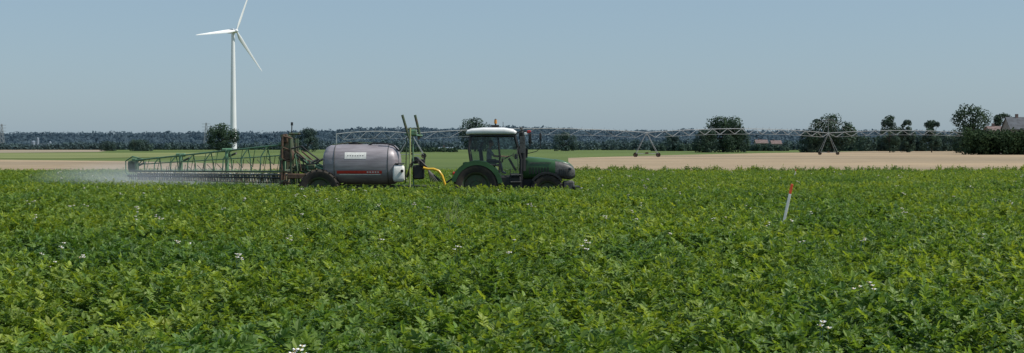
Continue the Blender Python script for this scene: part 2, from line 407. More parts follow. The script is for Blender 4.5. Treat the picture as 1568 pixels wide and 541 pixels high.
for sy in(-1,1):
    b.box((X(779),YC+sy*.78,.92),(.95,.36,.55),'black',bev=.06)
    for i in range(3): b.box((X(790),YC+sy*(.98+.03*i),1.25-.28*i),(.42,.26,.035),'grey',bev=.01)
    for q in(-.22,.22): b.tube((X(790)+q,YC+sy*.95,1.45),(X(790)+q,YC+sy*1.04,.62),.018,k='black')
b.tube((X(682),YC,.62),(X(700),YC,.62),.05,k='grey')
for sy in(-.35,.35):
    b.tube((X(700),YC+sy,.75),(X(680),YC+sy*1.1,.55),.04,k='black'); b.tube((X(700),YC+sy,1.25),(X(681),YC+sy*1.1,.9),.03,k='black')
b.obj('chassis',tr)
b=MB()
def sec(px,yt,yb,w,n=3.4): return (X(px),Z(yb),Z(yt),w,n)
b.sell([sec(801,240.5,276,.44),sec(806,240,276,.45),sec(825,241.5,274,.45),sec(842,243.5,272,.445),sec(851,245,272,.44)],'green',YC,32)
b.sell([sec(851,246,274,.43),sec(862,248,275,.42),sec(872,251,276,.40),sec(878,255,275,.36),sec(882,261,272,.28)],'grey',YC,32)
b.sell([sec(850,243.8,252,.30,2.6),sec(862,246.2,253,.27,2.6),sec(874,250.3,255.5,.2,2.6),sec(880,256,258.5,.1,2.6)],'green',YC,24)
for sy in(-1,1):
    for i in range(7): b.box((X(812+i*4.6),YC+sy*.452,Z(262)),(.055,.012,.26),'black')
    b.box((X(828),YC+sy*.456,Z(250)),(.8,.012,.045),'grey')
    b.box((X(873),YC+sy*.36,Z(259)),(.16,.09,.10),'win',Matrix.Rotation(sy*.45,3,'Z'),bev=.02)
    for i in range(5): b.box((X(858+i*3.2),YC+sy*.425,Z(265)),(.03,.012,.28),'black')
b.obj('hood',tr)
CY=.80
b=MB()
for sy in(-1,1):
    y=YC+sy*CY; y2=YC+sy*(CY-.07)
    pts=[(T(721,252)[0],y,Z(252)),(T(717.5,228)[0],y,Z(228)),(T(720,207)[0],y2,Z(207))]
    b.pipe(pts,.045,'black')
    b.pipe([(X(764),y,Z(278)),(X(765),y,Z(240)),(X(762),y2,Z(207))],.032,'black')
    b.pipe([(X(797),y-sy*.05,Z(278)),(X(798),y-sy*.05,Z(245)),(X(788),y2,Z(207))],.055,'black')
    b.tube((X(720),y2,Z(208)),(X(788),y2,Z(208)),.05,k='black')
    b.tube((X(721),y,Z(250)),(X(764),y,Z(254)),.035,k='black')
    b.tube((X(764),y,Z(277)),(X(797),y,Z(277)),.05,k='black')
    b.box((X(769),y-sy*.03,Z(246)),(.05,.05,.16),'black',bev=.01)
    b.tube((X(792),y+sy*.06,Z(226)),(X(794),y+sy*.06,Z(262)),.014,k='grey')
for px in(720,788): b.tube((X(px),YC-CY+.07,Z(208)),(X(px),YC+CY-.07,Z(208)),.05,k='black')
b.tube((X(721),YC-CY,Z(250)),(X(721),YC+CY,Z(250)),.04,k='black')
b.box((X(799),YC,Z(262)),(.1,1.4,.75),'black',bev=.03)
b.box((X(772),YC,Z(279)),(1.3,1.5,.08),'black',bev=.02)
b.box((X(733),YC,Z(262)),(.6,1.2,.55),'black',bev=.04)
b.obj('cab_frame',tr)
b=MB()
for sy in(-1,1):
    y=YC+sy*(CY-.01); y2=YC+sy*(CY-.08)
    vs=[(X(721),y,Z(250)),(X(764),y,Z(254)),(X(762),y2,Z(208)),(X(720),y2,Z(208))]
    b.add(vs,[[0,1,2,3]],'glass')
    b.add([(X(765),y,Z(276)),(X(797),y,Z(276)),(X(798),y,Z(245)),(X(788),y2,Z(208)),(X(762),y2,Z(208))],[[0,1,2,3,4]],'glass')
b.add([(X(798),YC-.74,Z(245)),(X(798),YC+.74,Z(245)),(X(788),YC+.72,Z(209)),(X(788),YC-.72,Z(209))],[[0,1,2,3]],'glass')
b.add([(X(720),YC-.74,Z(250)),(X(720),YC+.74,Z(250)),(X(719),YC+.72,Z(209)),(X(719),YC-.72,Z(209))],[[0,1,2,3]],'glass')
b.obj('cab_glass',tr,smooth=False)
b=MB()
b.sell([sec(713,202.5,206.5,.70,4),sec(715,199,207,.78,4),sec(722,196.5,207,.83,4),sec(740,195,207,.85,4),sec(772,195,207,.85,4),sec(786,197.5,207,.82,4),sec(791,201,206.5,.76,4)],'white',YC,36)
b.sell([sec(718,206,209.5,.76,5),sec(790,206,209.5,.76,5)],'black',YC,24)
for px in(722,785):
    for q in(-.6,.6): b.box((X(px),YC+q,Z(205.5)),(.1,.18,.09),'black',bev=.02)
b.obj('cab_roof',tr)
b=MB()
b.tube((X(758.5),YC-.3,Z(195)),(X(758.5),YC-.3,Z(189)),.03,k='black'); b.tube((X(758.5),YC-.3,Z(189)),(X(758.5),YC-.3,Z(183)),.06,.05,k='lamp',n=12); b.tube((X(758.5),YC-.3,Z(183)),(X(758.5),YC-.3,Z(181.5)),.05,.02,k='black',n=12)
b.sell([(X(752),Z(194.5),Z(191),.12,3),(X(764),Z(194.5),Z(191),.12,3)],'black',YC-.3,16)
b.tube((X(770),YC+.2,Z(195)),(X(770),YC+.2,Z(186)),.01,k='black')
b.pipe([(X(801),YC-.62,Z(262)),(X(801),YC-.62,Z(240)),(X(800),YC-.62,Z(215)),(X(799),YC-.62,Z(203))],.115,'black',12)
b.pipe([(X(799),YC-.62,Z(204)),(X(799),YC-.62,Z(198)),(X(797),YC-.62,Z(195))],.06,'grey',10)
b.box((X(800),YC-.75,Z(222)),(.2,.02,.65),'grey',bev=.005)
b.tube((X(806),YC-.5,Z(242)),(X(807),YC-.5,Z(228)),.05,k='black')
for sy in(-1,1):
    b.pipe([(X(790),YC+sy*.74,Z(204)),(X(800),YC+sy*1.05,Z(200)),(X(812),YC+sy*1.25,Z(202)),(X(812),YC+sy*1.25,Z(224))],.016,'black')
    b.box((X(812),YC+sy*1.27,Z(212)),(.09,.22,.4),'black',bev=.03)
b.pipe([(X(806),YC-.4,Z(236)),(X(822),YC-.5,Z(232)),(X(828),YC-.55,Z(226)),(X(828),YC-.55,Z(204))],.014,'black')
b.box((X(828),YC-.56,Z(209)),(.08,.2,.3),'black',bev=.03)
b.box((X(810),YC-.9,Z(202)),(.16,.06,.1),'red',bev=.02)
b.box((X(805),YC-.9,Z(205)),(.13,.06,.1),'white',bev=.02)
b.obj('exhaust_mirrors_beacon',tr)
b=MB()
b.box((X(744),YC,Z(254)),(.52,.52,.14),'black',bev=.05)
b.box((X(736),YC,Z(240)),(.14,.5,.68),'black',Matrix.Rotation(-.12,3,'Y'),bev=.05)
b.box((X(736.5),YC,Z(221)),(.1,.3,.2),'black',bev=.04)
b.box((X(752),YC-.36,Z(246)),(.4,.12,.1),'grey',bev=.03)
b.tube((X(790),YC,Z(262)),(X(779),YC,Z(243)),.045,k='black')
cc=Vector((X(778),YC,Z(241))); ax=Vector((-.45,0,.9)).normalized(); u=Vector((0,1,0)); v=ax.cross(u)
b.pipe([cc+u*.2*math.cos(t*math.pi/12)+v*.2*math.sin(t*math.pi/12) for t in range(25)],.017,'black')
b.tube(cc-u*.2,cc+u*.2,.013,k='black'); b.tube(cc,cc+v*.2,.013,k='black')
b.box((X(790),YC,Z(240)),(.12,.5,.22),'black',bev=.04)
b.box((X(786),YC-.35,Z(238)),(.03,.22,.16),'red',bev=.01)
b.obj('seat_and_steering',tr)

# driver
dr=empty('driver')
hx=X(748); hz=Z(249)
J={'pel':(hx,0,hz,.13),'sp':(hx+.0,0,hz+.2,.125),'ch':(hx+.02,0,hz+.4,.135),'nk':(hx+.04,0,hz+.56,.055),'hd':(hx+.055,0,hz+.64,.05)}
vs=[];rad=[];ed=[];idx={}
def jv(n,x,y,z,r): idx[n]=len(vs); vs.append((x,YC+y,z)); rad.append(r)
for n,(x,y,z,r) in J.items(): jv(n,x,y,z,r)
ed+=[(0,1),(1,2),(2,3),(3,4)]
hand={}
for s,sg in(('L',1),('R',-1)):
    jv('sh'+s,hx+.02,sg*.19,hz+.47,.06); jv('el'+s,hx+.2,sg*.27,hz+.24,.046); hp=cc+u*(.19*sg)+v*(-.03)
    jv('wr'+s,hp.x-.09,hp.y-YC+sg*.01,hp.z+.0,.03); jv('pa'+s,hp.x-.03,hp.y-YC,hp.z+.02,.033)
    hand[s]=hp
    jv('hi'+s,hx+.03,sg*.1,hz-.02,.095); jv('kn'+s,hx+.44,sg*.15,hz+.04,.065); jv('an'+s,hx+.52,sg*.15,hz-.38,.045); jv('to'+s,hx+.68,sg*.16,hz-.44,.04)
    ed+=[(2,idx['sh'+s]),(idx['sh'+s],idx['el'+s]),(idx['el'+s],idx['wr'+s]),(idx['wr'+s],idx['pa'+s]),(0,idx['hi'+s]),(idx['hi'+s],idx['kn'+s]),(idx['kn'+s],idx['an'+s]),(idx['an'+s],idx['to'+s])]
me=bpy.data.meshes.new('body'); me.from_pydata(vs,ed,[]); ob=bpy.data.objects.new('body_tmp',me); S.collection.objects.link(ob)
sk=ob.modifiers.new('s','SKIN')
for i,rr in enumerate(rad): me.skin_vertices[0].data[i].radius=(rr,rr); me.skin_vertices[0].data[i].use_root=(i==0)
ob.modifiers.new('ss','SUBSURF').levels=2; ob.modifiers['ss'].render_levels=2
dg=bpy.context.evaluated_depsgraph_get(); nm=bpy.data.meshes.new_from_object(ob.evaluated_get(dg))
bpy.data.objects.remove(ob)
nm.materials.clear()
for k in('shirt','skin','trouser'): nm.materials.append(M[k])
for p in nm.polygons:
    c=p.center; k=0
    if c.z<hz+.06: k=2
    if c.z>hz+.53: k=1
    if c.x>hx+.18 and c.z>hz+.1: k=1
    p.material_index=k; p.use_smooth=True
body=bpy.data.objects.new('body',nm); S.collection.objects.link(body); body.parent=dr
b=MB(); hc=Vector((hx+.075,YC,hz+.74))
rings=[]
for i in range(13):
    t=math.pi*(i+.25)/12.5; z=math.cos(t)*.125; q=math.sin(t)
    wy=.078*q; wx=.095*q
    rings.append([hc+Vector((wx*math.cos(a)+(.012 if z<0 else 0),wy*math.sin(a),z)) for a in [2*math.pi*j/20 for j in range(20)]])
b.loft(rings,'skin')
b.loft([[hc+Vector((.09+dx,y*s_,z)) for y,z in((.012,-.03),(-.012,-.03),(-.008,.02),(.008,.02))] for dx,s_ in((0,1.3),(.028,.6))],'skin')
for sg in(-1,1):
    b.box(hc+Vector((0,sg*.082,-.005)),(.035,.015,.06),'skin',bev=.005)
    b.box(hc+Vector((.09,sg*.032,.012)),(.012,.024,.012),'win',bev=.003)
b.box(hc+Vector((.094,0,-.062)),(.01,.045,.008),'red',bev=.002)
rings=[]
for i in range(8):
    t=math.pi*.5*(i)/8+.02; z=math.cos(t)*.138; q=math.sin(t)
    rings.append([hc+Vector((.104*q*math.cos(a)-.012,.088*q*math.sin(a),z+(0.03 if i==7 and math.cos(a)>.4 else 0))) for a in [2*math.pi*j/20 for j in range(20)]])
b.loft(rings,'hair')
for s,sg in(('L',1),('R',-1)):
    hp=hand[s]; root=Vector((hp.x-.03,hp.y,hp.z+.02))
    for i in range(4):
        o=u*((i-1.5)*.019); L=[.9,1.05,1,.8][i]
        b.pipe([root+o,root+o+Vector((.045*L,0,.012)),root+o+Vector((.07*L,0,-.012)),root+o+Vector((.05*L,0,-.035))],.009,'skin',6,.007)
    b.pipe([root-Vector((.02,0,0)),root+Vector((.0,-sg*.035,-.012)),root+Vector((.03,-sg*.04,-.02))],.011,'skin',6,.008)
b.obj('head_and_hands',dr)

# ---------------------------------------------------------------- sprayer
sp=empty('trailed_crop_sprayer'); SY=55.2
TS=[sec(492,241,266,.55,2.3),sec(493.5,232,274,.85,2.5),sec(497,225.5,280,1.0,2.6),sec(504,222,283,1.07,2.7),sec(520,221,284,1.1,2.8),sec(592,221,284,1.1,2.8),sec(601,222.5,283,1.07,2.7),sec(606,227,280,1.0,2.6),sec(609,236,273,.85,2.5)]
b=MB(); b.sell(TS,'tank',SY,44)
for px in(512,594):
    b.sell([(X(px)-.012,Z(284.3),Z(220.7),1.108,2.8),(X(px)+.012,Z(284.3),Z(220.7),1.108,2.8)],'grey',SY,44)
def tsurf(z,off):
    zc=(Z(284)+Z(221))/2; h=(Z(221)-Z(284))/2; p=2.8; w=1.1
    return SY-(w+off)*(max(0,1-abs((z-zc)/(h+off))**p))**(1/p)
def decal(px0,px1,py0,py1,k,off):
    n=8; vs=[]
    for i in range(n+1):
        z=Z(py0+(py1-py0)*i/n)
        vs+=[(X(px0),tsurf(z,off),z),(X(px1),tsurf(z,off),z)]
    b.add(vs,[[2*i,2*i+1,2*i+3,2*i+2] for i in range(n)],k)
decal(528,561,233.5,243.5,'stake',.006)
for i in range(7): decal(532+i*3.8,534+i*3.8,238,239.2,'grey',.010)
decal(516,585,261.5,266,'red',.006)
decal(520,583,266.8,268,'stake',.006)
for i in range(5): decal(562+i*4,564.5+i*4,262.8,264.6,'stake',.010)
b.tube((X(540),SY,Z(222)),(X(540),SY,Z(217.5)),.28,k='black',n=24)
b.pipe([(X(562),SY-.5,Z(223)),(X(570),SY-.5,Z(219)),(X(590),SY-.5,Z(220)),(X(600),SY-.5,Z(222)),(X(610),SY-.55,Z(232))],.03,'black')
b.pipe([(X(505),SY-.3,Z(222)),(X(530),SY-.25,Z(218.5)),(X(575),SY-.2,Z(219)),(X(598),SY-.3,Z(222))],.02,'dgreen')
b.obj('tank',sp)
b=MB(); wx=X(489)
for sy in(-1,1): b.wheel((wx,SY+sy*.95,.66),.80,.45,'dgreen',20)
b.tube((wx,SY-.9,.66),(wx,SY+.9,.66),.08,k='black')
b.obj('wheels',sp)
b=MB()
b.box((X(560),SY-.4,.72),(5.2,.12,.2),'dgreen',bev=.02); b.box((X(560),SY+.4,.72),(5.2,.12,.2),'dgreen',bev=.02)
b.box((X(648),SY,.66),(1.7,.16,.18),'dgreen',bev=.02)
b.tube((X(668),SY,.64),(X(690),SY,.58),.06,k='grey')
b.box((X(622),SY,.75),(.5,1.5,.1),'black',bev=.02)
b.sell([(X(602),Z(276),Z(257),.22,4),(X(604),Z(279),Z(253),.26,4),(X(616),Z(279),Z(252),.26,4),(X(619),Z(276),Z(256),.22,4)],'stake',SY-.9,20)
b.box((X(612),SY-.9,Z(250.5)),(.34,.46,.04),'grey',bev=.01)
b.tube((X(616),SY-1.17,Z(262)),(X(616),SY-1.2,Z(262)),.06,k='black',n=12)
b.tube((X(634),SY-.5,Z(246)),(X(634),SY+.4,Z(246)),.14,k='black',n=16)
b.box((X(640),SY-.5,Z(264)),(.42,.5,.55),'black',bev=.05)
b.box((X(646),SY-.7,Z(250)),(.2,.2,.3),'black',bev=.04)
b.tube((X(650),SY-.7,Z(236)),(X(647),SY-.7,Z(270)),.035,k='black')
for i in range(6):
    y=SY-.9+.12*i
    b.pipe([(X(622),y,Z(272)),(X(628+i),y,Z(252-2*i)),(X(640),y+.1,Z(243+i*2)),(X(654),y,Z(256+i)),(X(660+i*3),y,Z(279))],.022,'black')
b.pipe([(X(648),SY-1,Z(257)),(X(655),SY-1,Z(259)),(X(664),SY-1.02,Z(259)),(X(672),SY-1.05,Z(262)),(X(677),SY-1.05,Z(269)),(X(682),SY-1.05,Z(284)),(X(683),SY-1.05,Z(292))],.048,'yellow',10)
b.tube((X(627),SY-.8,Z(290)),(X(627.5),SY-.8,Z(196)),.035,k='ypole')
b.tube((X(632),SY-.6,Z(285)),(X(631),SY-.6,Z(205)),.03,k='bgreen')
b.tube((X(620),SY-.7,Z(280)),(X(622),SY-.7,Z(210)),.022,k='dgreen')
b.tube((X(615.5),SY-.8,Z(176)),(X(626),SY-.8,Z(212)),.05,k='dgreen')
b.tube((X(634.5),SY-.6,Z(176)),(X(643),SY-.6,Z(211)),.05,k='dgreen')
b.tube((X(619),SY-.8,Z(206)),(X(646),SY-.6,Z(208)),.035,k='bgreen')
b.tube((X(620),SY-.8,Z(198)),(X(642),SY-.6,Z(196)),.025,k='dgreen')
b.box((X(632),SY-.7,Z(203)),(.28,.2,.22),'bgreen',bev=.03)
b.tube((X(640),SY-.6,Z(208)),(X(640),SY-.6,Z(214)),.05,k='brown')
b.obj('drawbar_pump_and_masts',sp)
b=MB()
for y in(-.9,-.3,.4,.9):
    b.tube((X(430),SY+y,Z(285)),(X(432),SY+y,Z(206)),.05,k='brown' if y<0 else 'dgreen')
    b.tube((X(446),SY+y,Z(283)),(X(444),SY+y,Z(212)),.045,k='dgreen')
for py in(208,226,244,262,278):
    b.tube((X(431),SY-.95,Z(py)),(X(431),SY+.95,Z(py)),.05,k='dgreen')
    b.tube((X(431),SY-.9,Z(py)),(X(446),SY-.9,Z(py+4)),.035,k='brown')
b.box((X(437),SY-.5,Z(222)),(.42,.5,.62),'dgreen',bev=.06)
b.box((X(441),SY-.75,Z(238)),(.4,.3,.4),'brown',bev=.06)
b.box((X(447),SY-.3,Z(205)),(.45,.3,.09),'dgreen',bev=.03)
b.box((X(436),SY-.8,Z(212)),(.16,.12,.35),'brown',bev=.03)
b.tube((X(443),SY-.4,Z(206)),(X(443.5),SY-.4,Z(187)),.02,k='black')
b.tube((X(443.5),SY-.4,Z(192)),(X(443.5),SY-.4,Z(187)),.045,k='black')
for y in(-.75,.75):
    b.tube((X(446),SY+y,Z(238)),(X(496),SY+y,Z(262)),.06,k='bgreen')
    b.tube((X(446),SY+y,Z(256)),(X(496),SY+y,Z(277)),.06,k='dgreen')
    b.tube((X(450),SY+y,Z(262)),(X(486),SY+y,Z(244)),.045,k='grey')
    b.tube((X(452),SY+y,Z(232)),(X(480),SY+y,Z(256)),.035,k='brown')
b.pipe([(X(446),SY-1,Z(228)),(X(462),SY-1,Z(224)),(X(476),SY-.95,Z(236)),(X(490),SY-.9,Z(246))],.03,'black')
b.pipe([(X(446),SY-.8,Z(234)),(X(458),SY-.8,Z(240)),(X(470),SY-.9,Z(252)),(X(488),SY-.9,Z(250))],.028,'black')
for i in range(7):
    px=452+i*5; b.tube((X(px),SY-1.0+.05*i,Z(236+i*2.2)),(X(px+4),SY-1.0+.05*i,Z(262)),.022,k=['bgreen','brown','black'][i%3])
b.box((X(466),SY-.6,Z(256)),(.8,.5,.22),'dgreen',bev=.05)
b.box((X(458),SY-1.0,Z(270)),(.9,.12,.2),'brown',bev=.03)
b.obj('rear_lift_frame',sp)
b=MB()
A0=W(440,0,54.6); B0=W(203,0,62.0)
def bp(s,z,off=0.0):
    p=Vector((A0.x+(B0.x-A0.x)*s,A0.y+(B0.y-A0.y)*s,z)); d=(Vector((B0.x,B0.y,0))-Vector((A0.x,A0.y,0))).normalized(); return p+Vector((d.y,-d.x,0))*(-off)
def ztop(s): return 2.42-.70*s
def zbot(s): return 1.36-.10*s
n=26
for o in(-.28,.28):
    b.tube(bp(0,zbot(0),o),bp(1,zbot(1),o*.6),.035,k='bgreen' if o<0 else 'dgreen')
for o in(-.07,.07): b.tube(bp(0,ztop(0),o),bp(.97,ztop(.97),o),.03,k='bgreen')
b.tube(bp(0,ztop(0)-.42),bp(.93,ztop(.93)-.2),.022,k='bgreen')
for i in range(n):
    s=i/n; s2=(i+1)/n
    o=.28*(1-.4*s)
    if i%3==0:
        for sg in(-1,1):
            b.pipe([bp(s,ztop(s)),bp(s+.012,(ztop(s)*.6+zbot(s)*.4),sg*o*.8),bp(s+.012,zbot(s),sg*o)],.026,'bgreen')
    if i%2: b.tube(bp(s,ztop(s),-.05),bp(s2,zbot(s2),-.15),.013,k='bgreen')
    b.tube(bp(s,zbot(s),-o),bp(s2,zbot(s2),o),.016,k='dgreen')
for s in(.02,.36,.66,.97):
    b.box((bp(s,(ztop(s)+zbot(s))/2)),(.11,.3,ztop(s)-zbot(s)+.1),'bgreen',bev=.03)
    b.tube(bp(s-.02,ztop(s)-.1,-.3),bp(s+.05,ztop(s)-.3,-.3),.045,k='grey')
    b.box(bp(s,ztop(s)+.03),(.4,.2,.14),'bgreen',bev=.03)
b.tube(bp(0,1.24,-.33),bp(1,1.14,-.25),.03,k='steel')
b.tube(bp(0,.92,-.33),bp(1,.88,-.25),.022,k='rust')
b.tube(bp(0,1.12,.33),bp(1,1.05,.25),.03,k='black')
nz=130
for i in range(nz):
    s=(i+.5)/nz; zz=1.24-.1*s; o=-.33+.08*s
    lean=random.uniform(.006,.014)
    k=random.choice(['rust','rust','stake','brown','rust','rust'])
    b.tube(bp(s,zz+.05,o),bp(s+lean,.93-random.uniform(0,.08),o-.03),random.uniform(.018,.036),k=k,n=5)
    if i%3==0: b.box(bp(s,zz-.02,o-.03),(.09,.08,.13),random.choice(['rust','dgreen','brown']),Matrix.Rotation(.4,3,'Y'),bev=.015)
    if i%2==0: b.tube(bp(s,zz,.33-.08*s),bp(s-lean,.9,.3),.02,k='dgreen',n=5)
for i in range(16):
    s=(i+.3)/16; b.pipe([bp(s,ztop(s)-.4,-.1),bp(s+.02,ztop(s)-.75,-.2),bp(s+.045,ztop(s)-.5,-.1)],.014,'black',6)
b.box(bp(1.0,1.5),(.4,.2,.45),'dgreen',bev=.05)
b.pipe([bp(.9,1.75),bp(1.0,1.9),bp(1.05,1.7),bp(1.05,1.2),bp(1.0,.95)],.03,'bgreen')
b.obj('boom',sp)
mm=bpy.data.materials.new('spray_mist'); mm.use_nodes=True; nt=mm.node_tree; nt.nodes.remove(nt.nodes['Principled BSDF'])
vo=N(nt,'ShaderNodeVolumeScatter'); vo.inputs['Color'].default_value=(.82,.92,1,1)
tc=N(nt,'ShaderNodeTexCoord'); gr=N(nt,'ShaderNodeTexGradient',gradient_type='SPHERICAL'); no=N(nt,'ShaderNodeTexNoise'); no.inputs['Scale'].default_value=2.2
nt.links.new(tc.outputs['Object'],gr.inputs['Vector']); nt.links.new(tc.outputs['Object'],no.inputs['Vector'])
m1=N(nt,'ShaderNodeMath',operation='MULTIPLY'); nt.links.new(gr.outputs['Fac'],m1.inputs[0]); nt.links.new(no.outputs['Fac'],m1.inputs[1])
m2=N(nt,'ShaderNodeMath',operation='MULTIPLY'); nt.links.new(m1.outputs[0],m2.inputs[0]); m2.inputs[1].default_value=.36
nt.links.new(m2.outputs[0],vo.inputs['Density']); nt.links.new(vo.outputs[0],nt.nodes['Material Output'].inputs['Volume'])
me=bpy.data.meshes.new('spray_mist'); import bmesh
bm=bmesh.new(); bmesh.ops.create_icosphere(bm,subdivisions=3,radius=1); bm.to_mesh(me); bm.free(); me.materials.append(mm)
mo=bpy.data.objects.new('spray_mist',me); S.collection.objects.link(mo); mo.parent=sp
mo.location=W(245,0,61).to_2d().to_3d()+Vector((0,0,.85)); mo.scale=(8.0,4.5,.95); mo.rotation_euler=(0,0,-.67)

# ---------------------------------------------------------------- centre pivot irrigator
pv=empty('centre_pivot_irrigator'); b=MB()
nodesP=[W(515,205.5,290),W(630,204.5,300),W(990,203,335),W(1268,204,430),W(1480,203.5,500)]
for k in range(4):
    A=nodesP[k];B=nodesP[k+1]; npn=[5,10,13,10][k]; arch=[.5,1.0,1.1,.8][k]
    f=lambda t:A.lerp(B,t)+Vector((0,0,arch*4*t*(1-t)))
    pts=[f(i/npn) for i in range(npn+1)]
    b.pipe([f(i/24) for i in range(25)],.08,'steel',6)
    for sg in(-1,1):
        low=[f((i+.5)/npn)+Vector((0,sg*.9,-1.45+.2*abs((i+.5)/npn-.5))) for i in range(npn)]
        b.pipe([pts[0]]+low+[pts[-1]],.03,'steel',4)
        for i in range(npn):
            b.tube(pts[i],low[i],.035,k='steel',n=4); b.tube(pts[i+1],low[i],.035,k='steel',n=4)
    for i in range(npn*2+1):
        p=f(min(1,i/(npn*2))); b.tube(p,p+Vector((random.uniform(-.3,.5),0,.55)),.035,k='steel',n=4)
        b.tube(p,p-Vector((0,0,random.uniform(.6,1.4))),.02,k='steel',n=4)
for k in(1,2,3):
    A=nodesP[k]
    for sx in(-1,1):
        for sy in(-1,1):
            b.tube(A+Vector((0,sy*.25,0)),Vector((A.x+sx*2.6,A.y+sy*1.6,.8)),.055,k='steel',n=5)
        b.wheel((A.x+sx*2.7,A.y-.8,.55),.55,.35,'brown',12)
        b.tube((A.x+sx*2.6,A.y-1.6,.8),(A.x+sx*2.6,A.y+1.6,.8),.06,k='steel',n=5)
    b.tube((A.x-2.6,A.y-.8,.8),(A.x+2.6,A.y-.8,.8),.07,k='steel',n=5)
    b.box((A.x,A.y-.8,1.0),(.7,.4,.35),'brown')
    b.box((A.x,A.y-.3,A.z-.5),(.4,.3,.5),'steel')
A=nodesP[3]; top=A+Vector((0,0,4.6))
b.tube(A,top,.06,k='steel',n=5)
for dx in(-17,-12,-6,-3,3,6,12,18): b.tube(top+Vector((dx*.05,0,-.3)),A+(nodesP[4]-A).normalized()*dx+Vector((0,0,.3)),.028,k='steel',n=4)
b.tube(nodesP[0],nodesP[0]-Vector((0,0,nodesP[0].z)),.12,k='steel',n=6)
b.obj('spans_and_towers',pv)

# ---------------------------------------------------------------- wind turbine
wt=empty('wind_turbine'); TY=1210
hub=W(362.5,48,TY); yaw=R(48); ax=Vector((math.sin(yaw),-math.cos(yaw),0)); rt=Vector((math.cos(yaw),math.sin(yaw),0))
tb=hub-ax*4.5; b=MB()
prof=[(2.9,0),(2.75,15),(2.3,45),(1.9,75),(1.45,hub.z-1.8)]
rings=[[Vector((tb.x+r*math.cos(t),tb.y+r*math.sin(t),z)) for t in [2*math.pi*i/28 for i in range(28)]] for r,z in prof]
b.loft(rings,'turb'); b.obj('tower',wt)
b=MB(); rings=[]
for d,w,h in((-7,1.2,1.3),(-6.2,1.7,1.8),(1,1.9,2.0),(2.3,1.7,1.7),(2.6,1.4,1.4)):
    c=tb+ax*d+Vector((0,0,.2)); rings.append([c+rt*w*x+Vector((0,0,h*z)) for x,z in((1,.7),(.8,1),(-.8,1),(-1,.7),(-1,-.7),(-.8,-1),(.8,-1),(1,-.7))])
b.loft(rings,'turb'); 
rings=[]
for d,r_ in((-1.7,1.5),(-.8,1.7),(.6,1.6),(1.5,1.1),(2.0,.3)):
    rings.append([hub+ax*d+rt*r_*math.cos(t)+Vector((0,0,r_*math.sin(t))) for t in [2*math.pi*i/18 for i in range(18)]])
b.loft(rings,'turb'); b.obj('nacelle_and_hub',wt)
b=MB()
for th in(188.3,68.3,308.3):
    t=R(th); d=rt*math.cos(t)+Vector((0,0,math.sin(t))); c=ax.cross(d); rings=[]
    for q,ch,tk in((.8,1.5,1.5),(2.5,1.6,1.4),(7,3.3,.9),(10,3.2,.7),(20,2.3,.4),(30,1.6,.25),(39,.95,.15),(42.4,.5,.08),(43,.1,.04)):
        p=hub+d*q+ax*(.0008*q*q); e=(c*.88+ax*.47*(1-q/50)).normalized(); g=e.cross(d)
        rings.append([p+e*(ch*(.5*math.cos(a)-(.15 if q>5 else 0)))+g*(tk*.5*math.sin(a)) for a in [2*math.pi*i/12 for i in range(12)]])
    b.loft(rings,'turb')
b.obj('rotor_blades',wt)

# ---------------------------------------------------------------- trees
def cloud(cs,rs,n,size,rg,sq=1.0):
    k=rg.choice(len(cs),n,p=(rs**2)/np.sum(rs**2)); d=rg.normal(size=(n,3)); d/=np.linalg.norm(d,axis=1)[:,None]
    rr=rs[k]*(.45+.6*rg.random(n)**.6); c=cs[k]+d*rr[:,None]*np.array([1,1,sq])
    nn=d+rg.normal(size=(n,3))*.45; nn/=np.linalg.norm(nn,axis=1)[:,None]
    a=np.cross(nn,rg.normal(size=(n,3))); a/=np.linalg.norm(a,axis=1)[:,None]; b_=np.cross(nn,a)
    s=size*rg.uniform(.5,1.3,n)[:,None]
    V=np.stack([c-a*s,c-b_*s*.6,c+a*s,c+b_*s*.6],1).reshape(-1,3)
    return V,np.arange(4*n).reshape(-1,4)
TM={}
def treemat(h):
    h=round(h,2)
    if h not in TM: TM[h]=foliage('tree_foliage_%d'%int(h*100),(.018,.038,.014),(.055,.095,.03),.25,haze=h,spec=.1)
    return TM[h]
def tree(px0,px1,ptop,Y,haze,seed,name='tree',low=.18):
    rg=np.random.default_rng(seed); cx=((px0+px1)/2-784)/F*Y; w=(px1-px0)/F*Y; top=CH-(ptop-226)/F*Y
    nb=38; cs=[];rs=[]
    for i in range(nb):
        t=rg.random(); z=top*(low+(.86-low)*t)
        env=math.sqrt(max(0.06,1-((z/top-.40)/.60)**2)); r=rg.uniform(.0,.40)*w*env; a=rg.uniform(0,6.28)
        if i<10: a=[0,math.pi][i%2]+rg.uniform(-.4,.4); r=.36*w*env
        cs.append((cx+r*math.cos(a),Y+r*math.sin(a),z)); rs.append(rg.uniform(.10,.18)*w)
    for q in(-.12,0,.1): cs.append((cx+q*w,Y,top*.88-abs(q)*w*.3)); rs.append(.13*w)
    cs=np.array(cs);rs=np.array(rs); rs=np.minimum(rs,top-cs[:,2]+.02*top)
    rs=np.maximum(rs,.05*w)
    V,Fq=cloud(cs,rs,5200,max(.33,w*.025),rg)
    e=empty(name)
    npmesh('crown',V,Fq,[treemat(haze)],parent=e)
    b=MB(); b.tube((cx,Y,-.2),(cx,Y,top*.55),w*.03,w*.015,'bark',8)
    for i in range(9):
        c=cs[i]; z0=top*rg.uniform(.2,.45); b.tube((cx,Y,z0),tuple(c),w*.012,w*.004,'bark',5)
    b.obj('trunk',e)
    return e
tree(314,367,189,700,.14,1,low=.02)
tree(452,490,195,750,.28,2,low=.02); tree(430,462,203,760,.28,12,low=.02)
tree(700,755,180,800,.22,3,low=.05)
tree(1072,1142,178,650,.14,4,low=.02); tree(1060,1100,198,640,.18,14,low=.02); tree(1110,1150,196,660,.18,15,low=.02)
